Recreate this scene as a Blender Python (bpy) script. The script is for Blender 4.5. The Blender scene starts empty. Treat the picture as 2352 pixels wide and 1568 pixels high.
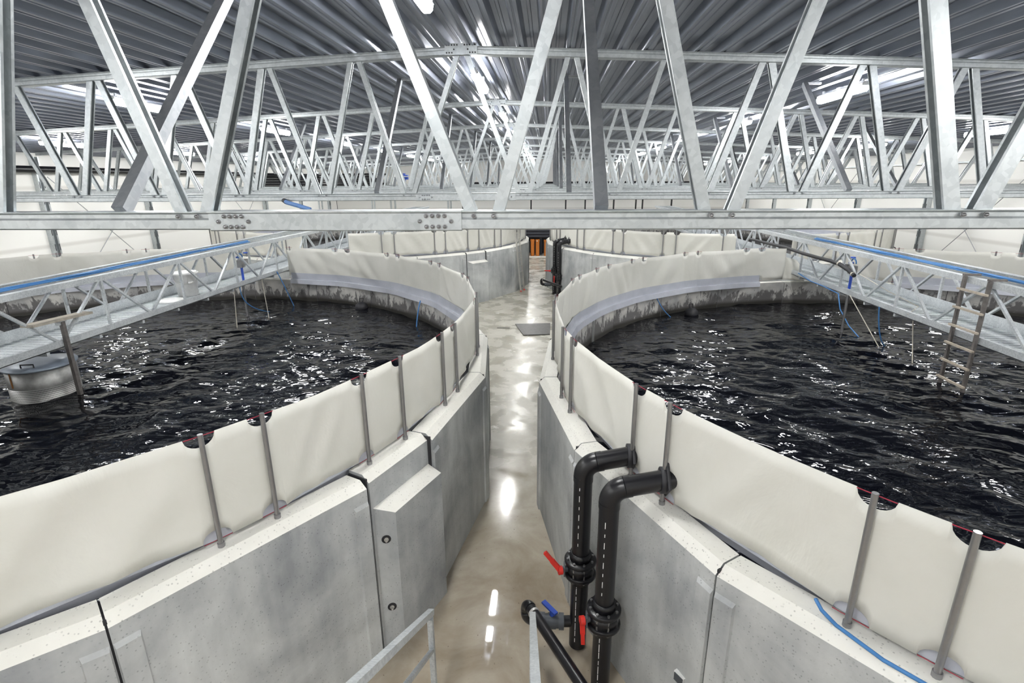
import bpy, math, random
import numpy as np
from mathutils import Vector, Matrix
R_ = math.radians
random.seed(7)
SC = bpy.context.scene
COL = SC.collection

# ------------------------------------------------------------------ camera, world, exposure
def setup_view():
    cam = bpy.data.cameras.new('camera'); cam.sensor_width = 36.0
    cam.lens = 1216.84 / 2352 * 36.0; cam.clip_start = 0.05; cam.clip_end = 300
    o = bpy.data.objects.new('camera', cam); COL.objects.link(o)
    p, y, r = 0.292585562, 0.0680917217, -0.00682343985
    f = Vector((-math.sin(y)*math.cos(p), math.cos(y)*math.cos(p), -math.sin(p)))
    r0 = f.cross(Vector((0, 0, 1))).normalized(); u0 = r0.cross(f)
    rr = r0*math.cos(r)+u0*math.sin(r); uu = -r0*math.sin(r)+u0*math.cos(r)
    M = Matrix((rr, uu, -f)).transposed().to_4x4(); M.translation = Vector((0, 0, 4.6))
    o.matrix_world = M
    SC.camera = o
    w = bpy.data.worlds.new('hall_air'); SC.world = w; w.use_nodes = True
    w.node_tree.nodes['Background'].inputs[0].default_value = (0.80, 0.86, 1.0, 1)
    w.node_tree.nodes['Background'].inputs[1].default_value = 0.02
    SC.view_settings.view_transform = 'Standard'; SC.view_settings.look = 'None'
    SC.view_settings.gamma = 1.0; SC.view_settings.use_curve_mapping = False
    SC.view_settings.exposure = 1.42
setup_view()
LAMP_STRENGTH = 60.0
LAMP_COLOR = (1.0, 0.995, 0.97)

# ------------------------------------------------------------------ materials
class NT:
    def __init__(s, name):
        s.m = bpy.data.materials.new(name); s.m.use_nodes = True
        s.t = s.m.node_tree; s.b = s.t.nodes['Principled BSDF']
    def n(s, typ, **kw):
        nd = s.t.nodes.new(typ)
        for k, v in kw.items():
            if k.startswith('i_'):
                key = k[2:]; key = int(key) if key.isdigit() else key
                nd.inputs[key].default_value = v
            else: setattr(nd, k, v)
        return nd
    def l(s, a, b): s.t.links.new(a, b)
    def coord(s, scale=(1, 1, 1), kind='Object', rot=(0, 0, 0)):
        tc = s.n('ShaderNodeTexCoord'); mp = s.n('ShaderNodeMapping')
        mp.inputs['Scale'].default_value = scale; mp.inputs['Rotation'].default_value = rot
        s.l(tc.outputs[kind], mp.inputs[0]); return mp.outputs[0]
    def pos(s, scale=(1, 1, 1)):
        g = s.n('ShaderNodeNewGeometry'); mp = s.n('ShaderNodeMapping')
        mp.inputs['Scale'].default_value = scale; s.l(g.outputs['Position'], mp.inputs[0]); return mp.outputs[0]
    def noise(s, vec, scale, detail=4, rough=0.55, dist=0.0):
        nd = s.n('ShaderNodeTexNoise'); nd.inputs['Scale'].default_value = scale
        nd.inputs['Detail'].default_value = detail; nd.inputs['Roughness'].default_value = rough
        nd.inputs['Distortion'].default_value = dist
        s.l(vec, nd.inputs['Vector']); return nd.outputs['Fac']
    def ramp(s, fac, stops):
        r = s.n('ShaderNodeValToRGB'); e = r.color_ramp.elements
        while len(e) > 1: e.remove(e[-1])
        e[0].position = stops[0][0]; c = stops[0][1]; e[0].color = c if len(c) == 4 else (*c, 1)
        for p, c in stops[1:]:
            x = e.new(p); x.color = c if len(c) == 4 else (*c, 1)
        s.l(fac, r.inputs[0]); return r.outputs[0]
    def mix(s, fac, a, b, mode='MIX'):
        m = s.n('ShaderNodeMix', data_type='RGBA', blend_type=mode)
        for sock, v in ((m.inputs[0], fac), (m.inputs[6], a), (m.inputs[7], b)):
            if hasattr(v, 'links'): s.l(v, sock)
            elif isinstance(v, (int, float)): sock.default_value = v
            else: sock.default_value = (*v, 1) if len(v) == 3 else v
        return m.outputs[2]
    def math(s, op, a, b=None):
        m = s.n('ShaderNodeMath', operation=op)
        for sock, v in ((m.inputs[0], a), (m.inputs[1], b)):
            if v is None: continue
            if hasattr(v, 'links'): s.l(v, sock)
            else: sock.default_value = v
        return m.outputs[0]
    def bump(s, h, strength, dist=0.02):
        b = s.n('ShaderNodeBump'); b.inputs['Strength'].default_value = strength; b.inputs['Distance'].default_value = dist
        s.l(h, b.inputs['Height']); s.l(b.outputs[0], s.b.inputs['Normal']); return b
    def set(s, **kw):
        for k, v in kw.items():
            k = k.replace('_', ' ')
            if hasattr(v, 'links'): s.l(v, s.b.inputs[k])
            else:
                if isinstance(v, tuple) and len(v) == 3: v = (*v, 1)
                s.b.inputs[k].default_value = v
        return s.m

def plain(name, col, rough=0.5, metal=0.0, var=0.06, spec=0.5):
    n = NT(name); f = n.noise(n.coord(), 14, 4)
    d = tuple(max(0, c*(1-var*2)) for c in col)
    n.set(Base_Color=n.ramp(f, [(0.3, d), (0.7, col)]), Roughness=rough, Metallic=metal)
    n.b.inputs['Specular IOR Level'].default_value = spec
    return n.m

M = {}
def materials():
    # galvanised steel: spangle
    def galv(name, lo, hi, rough, metal, sc=26):
        n = NT(name); v = n.n('ShaderNodeTexVoronoi'); v.inputs['Scale'].default_value = sc
        n.l(n.coord(), v.inputs['Vector'])
        no = n.noise(n.coord(), 3.0, 6, .65)
        sepc = n.n('ShaderNodeSeparateColor'); n.l(v.outputs['Color'], sepc.inputs[0])
        f = n.math('ADD', n.math('MULTIPLY', sepc.outputs[0], 0.28), n.math('MULTIPLY', no, 0.75))
        n.set(Base_Color=n.ramp(f, [(0.25, lo), (0.75, hi)]), Metallic=metal,
              Roughness=n.ramp(f, [(0.2, (rough-.08,)*3), (0.8, (rough+.1,)*3)]))
        return n.m
    M['galv'] = galv('galvanised_steel', (0.41, 0.445, 0.465), (0.58, 0.615, 0.63), 0.35, 0.68, 30)
    M['galv_walk'] = galv('hot_dip_galvanised', (0.40, 0.43, 0.46), (0.68, 0.71, 0.72), 0.5, 0.4, 60)
    M['galv_dark'] = galv('weathered_shaded_zinc', (0.34, 0.36, 0.39), (0.47, 0.49, 0.51), 0.40, 0.7)  # weathered tone; on the stays its darkness also stands in for underside shade
    M['zinc_roof'] = None
    n = NT('zinc_roof_sheet'); f = n.noise(n.coord((1, .12, 1)), 5, 4)
    n.set(Base_Color=n.ramp(f, [(0.3, (0.16, 0.178, 0.225)), (0.7, (0.24, 0.262, 0.318))]), Metallic=0.75, Roughness=0.30)
    M['zinc_roof'] = n.m
    M['steel'] = plain('stainless_steel', (0.36, 0.36, 0.37), 0.33, 0.9)
    M['steel_drum'] = plain('drum_steel', (0.33, 0.33, 0.325), 0.42, 0.7, 0.15)
    # concrete
    def concrete(name, a, b):
        n = NT(name); c = n.pos()
        big = n.noise(c, 0.9, 6, 0.6, 0.4); streak = n.noise(n.pos((3, 3, .35)), 2.2, 4)
        v = n.n('ShaderNodeTexVoronoi'); v.inputs['Scale'].default_value = 34; n.l(c, v.inputs['Vector'])
        pit = n.ramp(v.outputs['Distance'], [(0.13, (0, 0, 0)), (0.24, (1, 1, 1))])
        pm = n.noise(c, 6.0, 2); pm = n.ramp(pm, [(0.38, (1, 1, 1)), (0.55, (0.0, 0.0, 0.0))])
        pit = n.mix(1.0, pit, pm, 'LIGHTEN')
        f = n.math('ADD', n.math('MULTIPLY', big, .8), n.math('MULTIPLY', streak, .2))
        col = n.ramp(f, [(0.34, a), (0.62, b)])
        col = n.mix(0.35, col, pit, 'MULTIPLY')
        n.bump(n.noise(c, 40, 4), 0.12, 0.01)
        n.set(Base_Color=col, Roughness=0.62); return n.m
    M['concrete'] = concrete('precast_concrete', (0.28, 0.295, 0.31), (0.60, 0.615, 0.61))
    M['concrete_top'] = concrete('pale_concrete_rim', (0.72, 0.71, 0.66), (0.82, 0.81, 0.76))
    n = NT('algae_stained_concrete'); c = n.pos()
    z = n.n('ShaderNodeSeparateXYZ'); n.l(n.pos(), z.inputs[0])
    base = n.ramp(n.noise(c, 2.0, 5), [(0.35, (0.33, 0.33, 0.33)), (0.65, (0.56, 0.55, 0.52))])
    nz = n.noise(n.pos((1, 1, .5)), 5.5, 9, 0.72, 0.5)
    hgt = n.math('MULTIPLY', n.math('SUBTRACT', z.outputs[2], 1.75), 0.5)
    m = n.ramp(n.math('ADD', nz, hgt), [(0.45, (1, 1, 1)), (0.51, (0, 0, 0))])
    col = n.mix(m, base, (0.13, 0.125, 0.125))
    wl = n.ramp(n.math('ADD', z.outputs[2], n.math('MULTIPLY', nz, .06)), [(0.0, (1, 1, 1)), (1.0, (0, 0, 0))])
    band = n.n('ShaderNodeMapRange'); band.inputs[1].default_value = 1.50; band.inputs[2].default_value = 1.58
    band.inputs[3].default_value = 1; band.inputs[4].default_value = 0; n.l(z.outputs[2], band.inputs[0])
    col = n.mix(band.outputs[0], col, (0.035, 0.033, 0.028))
    n.set(Base_Color=col, Roughness=0.6); M['concrete_in'] = n.m
    M['seam'] = plain('dark_joint_sealant', (0.03, 0.03, 0.035), 0.7)
    # tarp
    def tarp(name, a, b, rough):
        n = NT(name); c = n.pos(); f = n.noise(c, 1.6, 5)
        w = n.noise(n.pos((1, 1, .6)), 2.2, 5, .6, .6)
        n.bump(w, 0.22, 0.05)
        n.set(Base_Color=n.ramp(f, [(0.3, a), (0.7, b)]), Roughness=rough); return n.m
    M['tarp'] = tarp('cream_pvc_tarp', (0.62, 0.615, 0.565), (0.69, 0.685, 0.64), 0.5)
    M['liner'] = tarp('grey_pvc_liner', (0.42, 0.44, 0.50), (0.53, 0.55, 0.61), 0.25)
    # water
    n = NT('dark_tank_water'); c = n.pos()
    h1 = n.noise(n.pos((1, 1.7, 1)), 2.2, 1, .4, .9); h2 = n.noise(n.pos((1, 1.6, 1)), 6.5, 1, .4, .5)
    h = n.math('ADD', n.math('MULTIPLY', h1, 1.0), n.math('MULTIPLY', h2, .22))
    b = n.bump(h, 1.0, 0.033)
    n.set(Base_Color=(0.003, 0.0035, 0.006), Roughness=0.03, IOR=1.333); M['water'] = n.m
    # floor
    n = NT('wet_concrete_floor'); c = n.pos()
    yz = n.n('ShaderNodeSeparateXYZ'); n.l(n.pos(), yz.inputs[0])
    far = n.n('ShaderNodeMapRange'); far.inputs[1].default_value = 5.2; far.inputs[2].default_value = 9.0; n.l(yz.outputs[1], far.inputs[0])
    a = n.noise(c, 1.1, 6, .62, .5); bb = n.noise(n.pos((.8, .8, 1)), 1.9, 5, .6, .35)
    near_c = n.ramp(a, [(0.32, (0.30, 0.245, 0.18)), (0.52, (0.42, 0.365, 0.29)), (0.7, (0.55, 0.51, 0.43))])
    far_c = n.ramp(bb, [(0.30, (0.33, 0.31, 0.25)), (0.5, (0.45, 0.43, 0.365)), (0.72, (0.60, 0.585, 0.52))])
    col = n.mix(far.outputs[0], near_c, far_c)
    sp = n.noise(c, 30, 2); col = n.mix(n.ramp(sp, [(0.70, (0, 0, 0)), (0.74, (.6, .6, .6))]), col, (0.12, 0.09, 0.07))
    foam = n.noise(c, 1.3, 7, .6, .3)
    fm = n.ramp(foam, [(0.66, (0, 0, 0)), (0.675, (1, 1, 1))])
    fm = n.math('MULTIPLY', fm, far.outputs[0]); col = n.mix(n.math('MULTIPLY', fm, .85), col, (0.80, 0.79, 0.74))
    rg = n.ramp(bb, [(0.40, (0.15,)*3), (0.60, (0.40,)*3)])
    rgn = n.ramp(a, [(0.45, (0.018,)*3), (0.75, (0.05,)*3)])
    rough = n.mix(far.outputs[0], rgn, rg)
    rough = n.mix(fm, rough, (0.6, 0.6, 0.6))
    n.bump(n.math('MULTIPLY', n.noise(n.pos((1, .55, 1)), 4.0, 3, .5, .3), far.outputs[0]), 0.06, 0.02)
    n.set(Base_Color=col, Roughness=rough, IOR=1.45); M['floor'] = n.m
    # walls
    n = NT('white_wall_panels'); w = n.n('ShaderNodeTexWave', wave_type='BANDS', bands_direction='Z'); w.inputs['Scale'].default_value = 0.14
    n.l(n.pos(), w.inputs['Vector'])
    n.set(Base_Color=n.ramp(w.outputs['Fac'], [(0.0, (0.70, 0.69, 0.66)), (0.02, (0.86, 0.855, 0.83)), (1, (0.86, 0.855, 0.83))]), Roughness=0.5)
    M['wall'] = n.m
    M['hdpe'] = plain('black_plastic_pipe', (0.009, 0.009, 0.012), 0.30, 0, 0.1)
    M['dark_grey'] = plain('dark_grey_plastic', (0.075, 0.085, 0.10), 0.4)
    M['black'] = plain('black_rubber', (0.02, 0.02, 0.025), 0.55)
    M['navy'] = plain('black_tank_shell', (0.025, 0.028, 0.04), 0.45)
    M['red'] = plain('red_plastic', (0.72, 0.03, 0.02), 0.4)
    M['blue'] = plain('blue_plastic', (0.03, 0.09, 0.50), 0.4)
    M['cable'] = plain('blue_cable', (0.05, 0.20, 0.48), 0.45)
    M['pale_blue'] = plain('pale_blue_hose', (0.16, 0.30, 0.62), 0.45)
    M['strap'] = plain('red_webbing', (0.38, 0.02, 0.05), 0.6)
    M['white'] = plain('white_plastic', (0.90, 0.90, 0.89), 0.35)
    M['rope'] = plain('pale_rope', (0.62, 0.58, 0.50), 0.8)
    M['orange'] = plain('orange_drain_pipe', (0.62, 0.20, 0.03), 0.45)
    M['alu'] = plain('aluminium', (0.62, 0.61, 0.58), 0.35, 0.5)
    M['brown_steel'] = plain('rusty_brown_steel', (0.19, 0.175, 0.165), 0.6, 0.3, 0.2)
    M['tan'] = plain('weathered_plank', (0.46, 0.42, 0.35), 0.7, 0, 0.15)
    M['rung'] = plain('worn_rung_wood', (0.50, 0.44, 0.36), 0.7, 0, 0.15)
    M['lid'] = plain('blue_grey_lid', (0.30, 0.35, 0.42), 0.4, 0.2)
    M['plate'] = plain('dark_steel_plate', (0.10, 0.095, 0.09), 0.42, 0.2, 0.3)
    M['rust'] = plain('rust_streak', (0.22, 0.09, 0.02), 0.7)
    M['board'] = plain('brown_board', (0.22, 0.17, 0.14), 0.7, 0, 0.2)
    n = NT('perforated_steel'); c = n.coord()
    br = n.n('ShaderNodeTexCoord'); g = n.n('ShaderNodeSeparateXYZ'); n.l(br.outputs['Object'], g.inputs[0])
    ang = n.math('ARCTAN2', g.outputs[1], g.outputs[0])
    u = n.math('FRACT', n.math('MULTIPLY', ang, 26.0)); v = n.math('FRACT', n.math('MULTIPLY', g.outputs[2], 36.0))
    du = n.math('SUBTRACT', u, .5); dv = n.math('SUBTRACT', v, .5)
    d = n.math('SQRT', n.math('ADD', n.math('MULTIPLY', du, du), n.math('MULTIPLY', dv, dv)))
    hole = n.math('LESS_THAN', d, 0.33)
    n.set(Base_Color=n.mix(hole, (0.42, 0.42, 0.41), (0.01, 0.01, 0.012)), Metallic=n.math('SUBTRACT', .6, n.math('MULTIPLY', hole, .6)), Roughness=0.45)
    M['perf'] = n.m
    n = NT('lamp_tube'); n.set(Base_Color=(0.9, 0.9, 0.9), Emission_Color=LAMP_COLOR, Emission_Strength=LAMP_STRENGTH); M['lamp'] = n.m
materials()

# ------------------------------------------------------------------ mesh builder
class MB:
    def __init__(s): s.v = []; s.f = []; s.mi = []; s.mats = []; s.cur = 0; s.smooth = []
    def mat(s, m):
        if m not in s.mats: s.mats.append(m)
        s.cur = s.mats.index(m); return s
    def add(s, vs, fs, smooth=False):
        o = len(s.v); s.v += [tuple(v) for v in vs]
        for f in fs: s.f.append([i+o for i in f]); s.mi.append(s.cur); s.smooth.append(smooth)
        return s
    def box(s, c, d, M3=None):
        hx, hy, hz = d[0]/2, d[1]/2, d[2]/2; P = []
        for x in (-hx, hx):
            for y in (-hy, hy):
                for z in (-hz, hz):
                    q = Vector((x, y, z)); q = (M3 @ q) if M3 else q; P.append(q+Vector(c))
        return s.add(P, [(0, 1, 3, 2), (4, 6, 7, 5), (0, 4, 5, 1), (2, 3, 7, 6), (0, 2, 6, 4), (1, 5, 7, 3)])
    def prism(s, prof, a, b, u, v, smooth=False, caps=True):
        """profile [(p,q)] swept from a to b; p along u, q along v"""
        a, b, u, v = Vector(a), Vector(b), Vector(u), Vector(v); n = len(prof)
        P = [a+u*p+v*q for p, q in prof]+[b+u*p+v*q for p, q in prof]
        F = [(i, (i+1) % n, n+(i+1) % n, n+i) for i in range(n)]
        if caps: F += [tuple(range(n-1, -1, -1)), tuple(range(n, 2*n))]
        return s.add(P, F, smooth)
    def beam(s, a, b, w, h, up=(0, 0, 1)):
        a, b = Vector(a), Vector(b); t = (b-a).normalized(); sd = t.cross(Vector(up))
        if sd.length < 1e-4: sd = t.cross(Vector((0, 1, 0)))
        sd.normalize(); uu = sd.cross(t)
        return s.prism([(-w/2, -h/2), (w/2, -h/2), (w/2, h/2), (-w/2, h/2)], a, b, sd, uu)
    def tube(s, pts, r, seg=10, caps=True, hollow=False):
        pts = [Vector(p) for p in pts]; n = len(pts); rings = []
        t = (pts[1]-pts[0]).normalized(); ref = Vector((0, 0, 1)) if abs(t.z) < .9 else Vector((1, 0, 0))
        u = t.cross(ref).normalized()
        for i, p in enumerate(pts):
            t = ((pts[min(i+1, n-1)]-pts[max(i-1, 0)])).normalized()
            u = (u-t*u.dot(t)).normalized(); w = t.cross(u)
            rad = r[i] if isinstance(r, (list, tuple)) else r
            rings.append([p+(u*math.cos(k*2*math.pi/seg)+w*math.sin(k*2*math.pi/seg))*rad for k in range(seg)])
        V = [q for rg in rings for q in rg]
        F = [(i*seg+k, i*seg+(k+1) % seg, (i+1)*seg+(k+1) % seg, (i+1)*seg+k) for i in range(n-1) for k in range(seg)]
        s.add(V, F, True)
        if caps: s.add(rings[0]+rings[-1], [tuple(range(seg-1, -1, -1)), tuple(range(seg, 2*seg))])
        return s
    def lathe(s, prof, c=(0, 0, 0), seg=32, smooth=True, axis='z'):
        V = []; n = len(prof)
        for k in range(seg):
            a = 2*math.pi*k/seg
            for r, z in prof:
                q = (r*math.cos(a), r*math.sin(a), z)
                if axis == 'x': q = (q[2], q[0], q[1])
                if axis == 'y': q = (q[0], q[2], q[1])
                V.append((c[0]+q[0], c[1]+q[1], c[2]+q[2]))
        F = [(k*n+i, ((k+1) % seg)*n+i, ((k+1) % seg)*n+i+1, k*n+i+1) for k in range(seg) for i in range(n-1)]
        return s.add(V, F, smooth)
    def build(s, name, parent=None, mat=None, recalc=True):
        me = bpy.data.meshes.new(name); me.from_pydata(s.v, [], s.f)
        mats = s.mats or ([mat] if mat else [])
        for m in mats: me.materials.append(m)
        if len(mats) > 1: me.polygons.foreach_set('material_index', s.mi)
        me.polygons.foreach_set('use_smooth', s.smooth)
        me.update()
        if recalc:
            import bmesh
            bm = bmesh.new(); bm.from_mesh(me); bmesh.ops.recalc_face_normals(bm, faces=bm.faces); bm.to_mesh(me); bm.free()
        o = bpy.data.objects.new(name, me); COL.objects.link(o)
        if parent:
            o.parent = parent
            o.matrix_parent_inverse = Matrix.Translation(parent.location).inverted() if parent.type == 'EMPTY' or parent.location.length else Matrix()
        return o

def empty(name, loc, label, cat, group=None):
    o = bpy.data.objects.new(name, None); o.empty_display_size = .2; COL.objects.link(o); o.location = loc
    return tag(o, label, cat, group)
def tag(o, label, cat, group=None, kind=None):
    o['label'] = label; o['category'] = cat
    if group: o['group'] = group
    if kind: o['kind'] = kind
    return o
def struct(o): o['kind'] = 'structure'; return o
def part(mesh_obj, name, parent, loc=(0, 0, 0), rot=(0, 0, 0)):
    o = bpy.data.objects.new(name, mesh_obj.data); COL.objects.link(o); o.parent = parent
    o.location = Vector(loc)-parent.location if parent.type == 'EMPTY' else loc; o.rotation_euler = rot
    return o
ORD = ['first', 'second', 'third', 'fourth', 'fifth', 'sixth', 'seventh', 'eighth', 'ninth', 'tenth', 'eleventh', 'twelfth']
def arc(c, r, a0, a1, n, ex, ey):
    c, ex, ey = Vector(c), Vector(ex), Vector(ey)
    return [c+ex*(r*math.cos(a0+(a1-a0)*i/n))+ey*(r*math.sin(a0+(a1-a0)*i/n)) for i in range(n+1)]

# ------------------------------------------------------------------ hall shell
KS = 0.76/1.2                         # size of the roof structure
XR = -2.155*KS; XL, XRW = -31.4*KS, 27.1*KS; YB, YE = -8.0, 50.3
SL = 0.0442; ZRIDGE = 4.6+2.977*KS    # lower edge of the top chord at the ridge
CH = 0.18*KS                          # chord depth
D1, SP = 5.48*KS, 8.841*KS
def ztop(x): return ZRIDGE - SL*abs(x-XR)
def zdeck(x): return ztop(x)+CH+.005
def hall():
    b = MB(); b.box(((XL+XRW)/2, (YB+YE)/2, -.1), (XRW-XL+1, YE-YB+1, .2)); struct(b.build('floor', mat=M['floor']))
    b = MB(); b.box((XL-.1, (YB+YE)/2, 3.4), (.2, YE-YB, 6.8)); struct(b.build('wall_left', mat=M['wall']))
    b = MB(); b.box((XRW+.1, (YB+YE)/2, 3.4), (.2, YE-YB, 6.8)); struct(b.build('wall_right', mat=M['wall']))
    for nm, y in (('wall_back', YE+.1), ('wall_front', YB-.1)):
        b = MB()
        P = [(XL, y, 0), (XRW, y, 0), (XRW, y, zdeck(XRW)+.1), (XR, y, zdeck(XR)+.1), (XL, y, zdeck(XL)+.1)]
        P2 = [(p[0], p[1]+(.1 if y > 0 else -.1), p[2]) for p in P]
        b.add(P+P2, [(0, 1, 2, 3, 4), (9, 8, 7, 6, 5)]+[(i, (i+1) % 5, (i+1) % 5+5, i+5) for i in range(5)])
        struct(b.build(nm, mat=M['wall']))
    # trapezoidal roof deck, ribs along the hall
    pitch = .60*KS; prof = [(p*KS, q*KS) for p, q in [(0, 0), (.05, 0), (.065, .018), (.085, .018), (.10, 0), (.17, 0), (.235, .15), (.33, .15), (.345, .135), (.40, .135), (.415, .15), (.535, .15)]]
    n0 = int((XRW-XL)/pitch)+1; pts = []
    for i in range(n0):
        for dx, dz in prof:
            x = XL+i*pitch+dx
            if x > XRW: break
            pts.append((x, zdeck(x)+dz))
    b = MB(); n = len(pts)
    ys = [YB, YE]
    V = [(x, y, z) for y in ys for x, z in pts]+[(x, y, z+.006) for y in ys for x, z in pts]
    F = [(i, i+1, n+i+1, n+i) for i in range(n-1)]+[(2*n+i, 3*n+i, 3*n+i+1, 2*n+i+1) for i in range(n-1)]
    b.add(V, F); struct(b.build('ceiling', mat=M['zinc_roof'], recalc=False))
    # wall columns at the truss lines: slotted channels
    k = 0
    for side, x, sg in (('left', XL, 1), ('right', XRW, -1)):
        for i in range(0, 9):
            y = D1+SP*i
            if y > YE: break
            b = MB(); w = .27
            b.mat(M['galv']); H = ztop(x)-.02
            b.prism([(0, -w/2), (.20*sg, -w/2), (.20*sg, -w/2+.07), (.18*sg, -w/2+.07), (.18*sg, -w/2+.02), (.02*sg, -w/2+.02),
                     (.02*sg, w/2-.02), (.18*sg, w/2-.02), (.18*sg, w/2-.07), (.20*sg, w/2-.07), (.20*sg, w/2), (0, w/2)],
                    (x, y, 0), (x, y, H), (1, 0, 0), (0, 1, 0))
            b.mat(M['black'])
            for q in range(8): b.box((x+.202*sg, y-w/2+.035, .4+q*.6), (.012, .024, .26)); b.box((x+.202*sg, y+w/2-.035, .4+q*.6), (.012, .024, .26))
            struct(b.build('trim_%d' % (k+1))); k += 1
    # thin cross braces against the walls
    for side, x, sg in (('left', XL+.25, 1), ('right', XRW-.25, -1)):
        for i in (1, 3, 5):
            y0, y1 = D1+SP*i+.2, D1+SP*(i+1)-.2
            e = empty('wall_brace', (x, (y0+y1)/2, 0), 'thin crossed steel brace rods on the %s white wall, %s pair along it' % (side, ORD[i//2]), 'brace', 'crossed brace rods on the walls')
            for a, c in (((x, y0, .2), (x, y1, 4.9)), ((x+.05*sg, y0, 4.9), (x+.05*sg, y1, .2))):
                b = MB(); b.tube([a, c], .016, 6); b.build('rod', e, M['galv_dark'])
hall()

# ------------------------------------------------------------------ roof trusses
def cprof(w, d, t=.005, lip=.02):
    """C channel, open towards +p"""
    return [(-w/2, -d/2), (w/2, -d/2), (w/2, -d/2+lip), (w/2-t, -d/2+lip), (w/2-t, -d/2+t), (-w/2+t, -d/2+t),
            (-w/2+t, d/2-t), (w/2-t, d/2-t), (w/2-t, d/2-lip), (w/2, d/2-lip), (w/2, d/2), (-w/2, d/2)]
ZB = 4.6-.454*KS                          # lower edge of bottom chords
BOT = [KS*(1.52+2.29*i) for i in range(13)]
TOP = [0]+[KS*(2.68+2.30*i) for i in range(12)]
def chord_prof(h, w):
    # rolled hat section: softly rounded, shallow waist groove on both faces
    e = .008
    return [(-w/2+e, 0), (w/2-e, 0), (w/2, e), (w/2, h*.55), (w/2-.009, h*.66), (w/2-.009, h*.86), (w/2, h*.93), (w/2+.012, h-.004), (w/2+.012, h), (-w/2-.012, h),
            (-w/2-.012, h-.004), (-w/2, h*.93), (-w/2+.009, h*.86), (-w/2+.009, h*.66), (-w/2, h*.55), (-w/2, e)]
def truss(i):
    y = D1+SP*i
    where = ['nearest the camera, big bolts showing', 'second from the camera', 'third from the camera', 'fourth from the camera',
             'fifth from the camera', 'sixth from the camera', 'seventh from the camera', 'eighth from the camera', 'farthest, close to the end wall'][i]
    e = empty('roof_truss', (XR, y, 0), 'galvanised steel roof truss, '+where, 'roof truss', 'galvanised roof trusses spanning the hall')
    lim = KS*[9.5, 17, 26, 30, 30, 30, 30, 30, 30][i]
    xa, xb = max(XL+.3, XR-lim) if i else XL+.3, min(XRW-.3, XR+lim) if i else XRW-.3
    xa, xb = XL+.3, XRW-.3
    W = .30*KS
    b = MB(); b.prism(chord_prof(CH, W), (xa, y, ZB), (xb, y, ZB), (0, 1, 0), (0, 0, 1))
    bc = b.build('bottom_chord', e, M['galv'])
    b = MB()
    for sx, xe in ((-1, xa), (1, xb)):
        b.prism(chord_prof(CH, W*.8), (XR, y, ztop(XR)), (xe, y, ztop(xe)), (0, 1, 0), (0, 0, 1))
    tc = b.build('top_chord', e, M['galv'])
    # splice sleeve on bottom chord
    b = MB(); b.prism([(-W/2, -.007), (W/2, -.007), (W/2+.008, 0), (W/2+.008, CH-.012), (W/2+.019, CH-.004), (W/2+.019, CH+.004), (-W/2-.019, CH+.004), (-W/2-.019, CH-.004), (-W/2-.008, CH-.012), (-W/2-.008, 0)], (XR-1.30*KS, y, ZB), (XR+1.30*KS, y, ZB), (0, 1, 0), (0, 0, 1))
    ss = b.build('splice_sleeve', e, M['galv'])
    # ridge plate with dark bolt holes
    yp = y-W*.4-.026
    b = MB(); b.mat(M['galv']); b.box((XR, yp, ZRIDGE+.063), (.50, .012, .16))
    b.mat(M['black'])
    if i <= 3:
        for sx in (-1, 1):
            for q in range(5):
                for zz in ((.118, .012) if q > 1 else (.118,)):
                    b.tube([(XR+sx*(.057+q*.041), yp-.012, ZRIDGE+zz), (XR+sx*(.057+q*.041), yp-.004, ZRIDGE+zz)], .012, 8)
            b.tube([(XR+sx*.107, yp-.012, ZRIDGE+.057), (XR+sx*.107, yp-.004, ZRIDGE+.057)], .012, 8)
    b.build('ridge_plate', e)
    # bolts
    def boltmesh(bb, x, z):
        yy = y-W/2-.008
        bb.tube([(x, yy+.004, z), (x, yy-.005, z)], .0155, 12); bb.lathe([(0, -.017), (.007, -.015), (.0105, -.009), (.011, 0)], (x, yy-.005, z), 10, True, 'y')
    spots = []
    for sx in (-1, 1):
        cx = XR+sx*1.04*KS
        for q in range(4): spots += [(cx+(q-1.5)*.039, .086, 's'), (cx+(q-1.5)*.039, .020, 's')]
        spots += [(cx-.10, .053, 's'), (cx+.10, .053, 's')]
        for n in BOT[:5]:
            for d in (-.063, .063): spots.append((XR+sx*n+d, .086, 'b'))
    if i == 0:
        for x, z, k in spots:
            bb = MB(); boltmesh(bb, x, ZB+z); bb.build('bolt', ss if k == 's' else bc, M['steel'])
    elif i < 4:
        bb = MB()
        for x, z, k in spots: boltmesh(bb, x, ZB+z)
        bb.build('bolts', bc, M['galv_dark'])
    # webs
    def web(x0, z0, x1, z1, w, d, flip):
        a, c = Vector((x0, y, z0)), Vector((x1, y, z1)); t = (c-a).normalized()
        u = Vector((t.z, 0, -t.x))*(-1 if flip else 1)
        b = MB(); b.prism(cprof(w, d), a, c, u, (0, 1, 0)); b.build('web', e, M['galv'])
    for sx in (-1, 1):
        for n, xbn in enumerate(BOT):
            if xbn > lim or n+1 >= len(TOP): break
            w = .073 if n < 2 else .092
            x = XR+sx*xbn
            if x < xa+.3 or x > xb-.3: break
            xt0 = XR+sx*(TOP[n]+.07); xt1 = XR+sx*(TOP[n+1]-.063)
            web(x-sx*.082, ZB+CH-.02, xt0, ztop(xt0)+.012, w, .09, sx > 0)
            if xa < xt1 < xb: web(x+sx*.082, ZB+CH-.02, xt1, ztop(xt1)+.012, w, .09, sx > 0)
    # inclined stays from the bottom chord back up to the roof sheet
    stays = [KS*q for q in (-4.55, .53, 7.52, -11.6, 14.0)]
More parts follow.
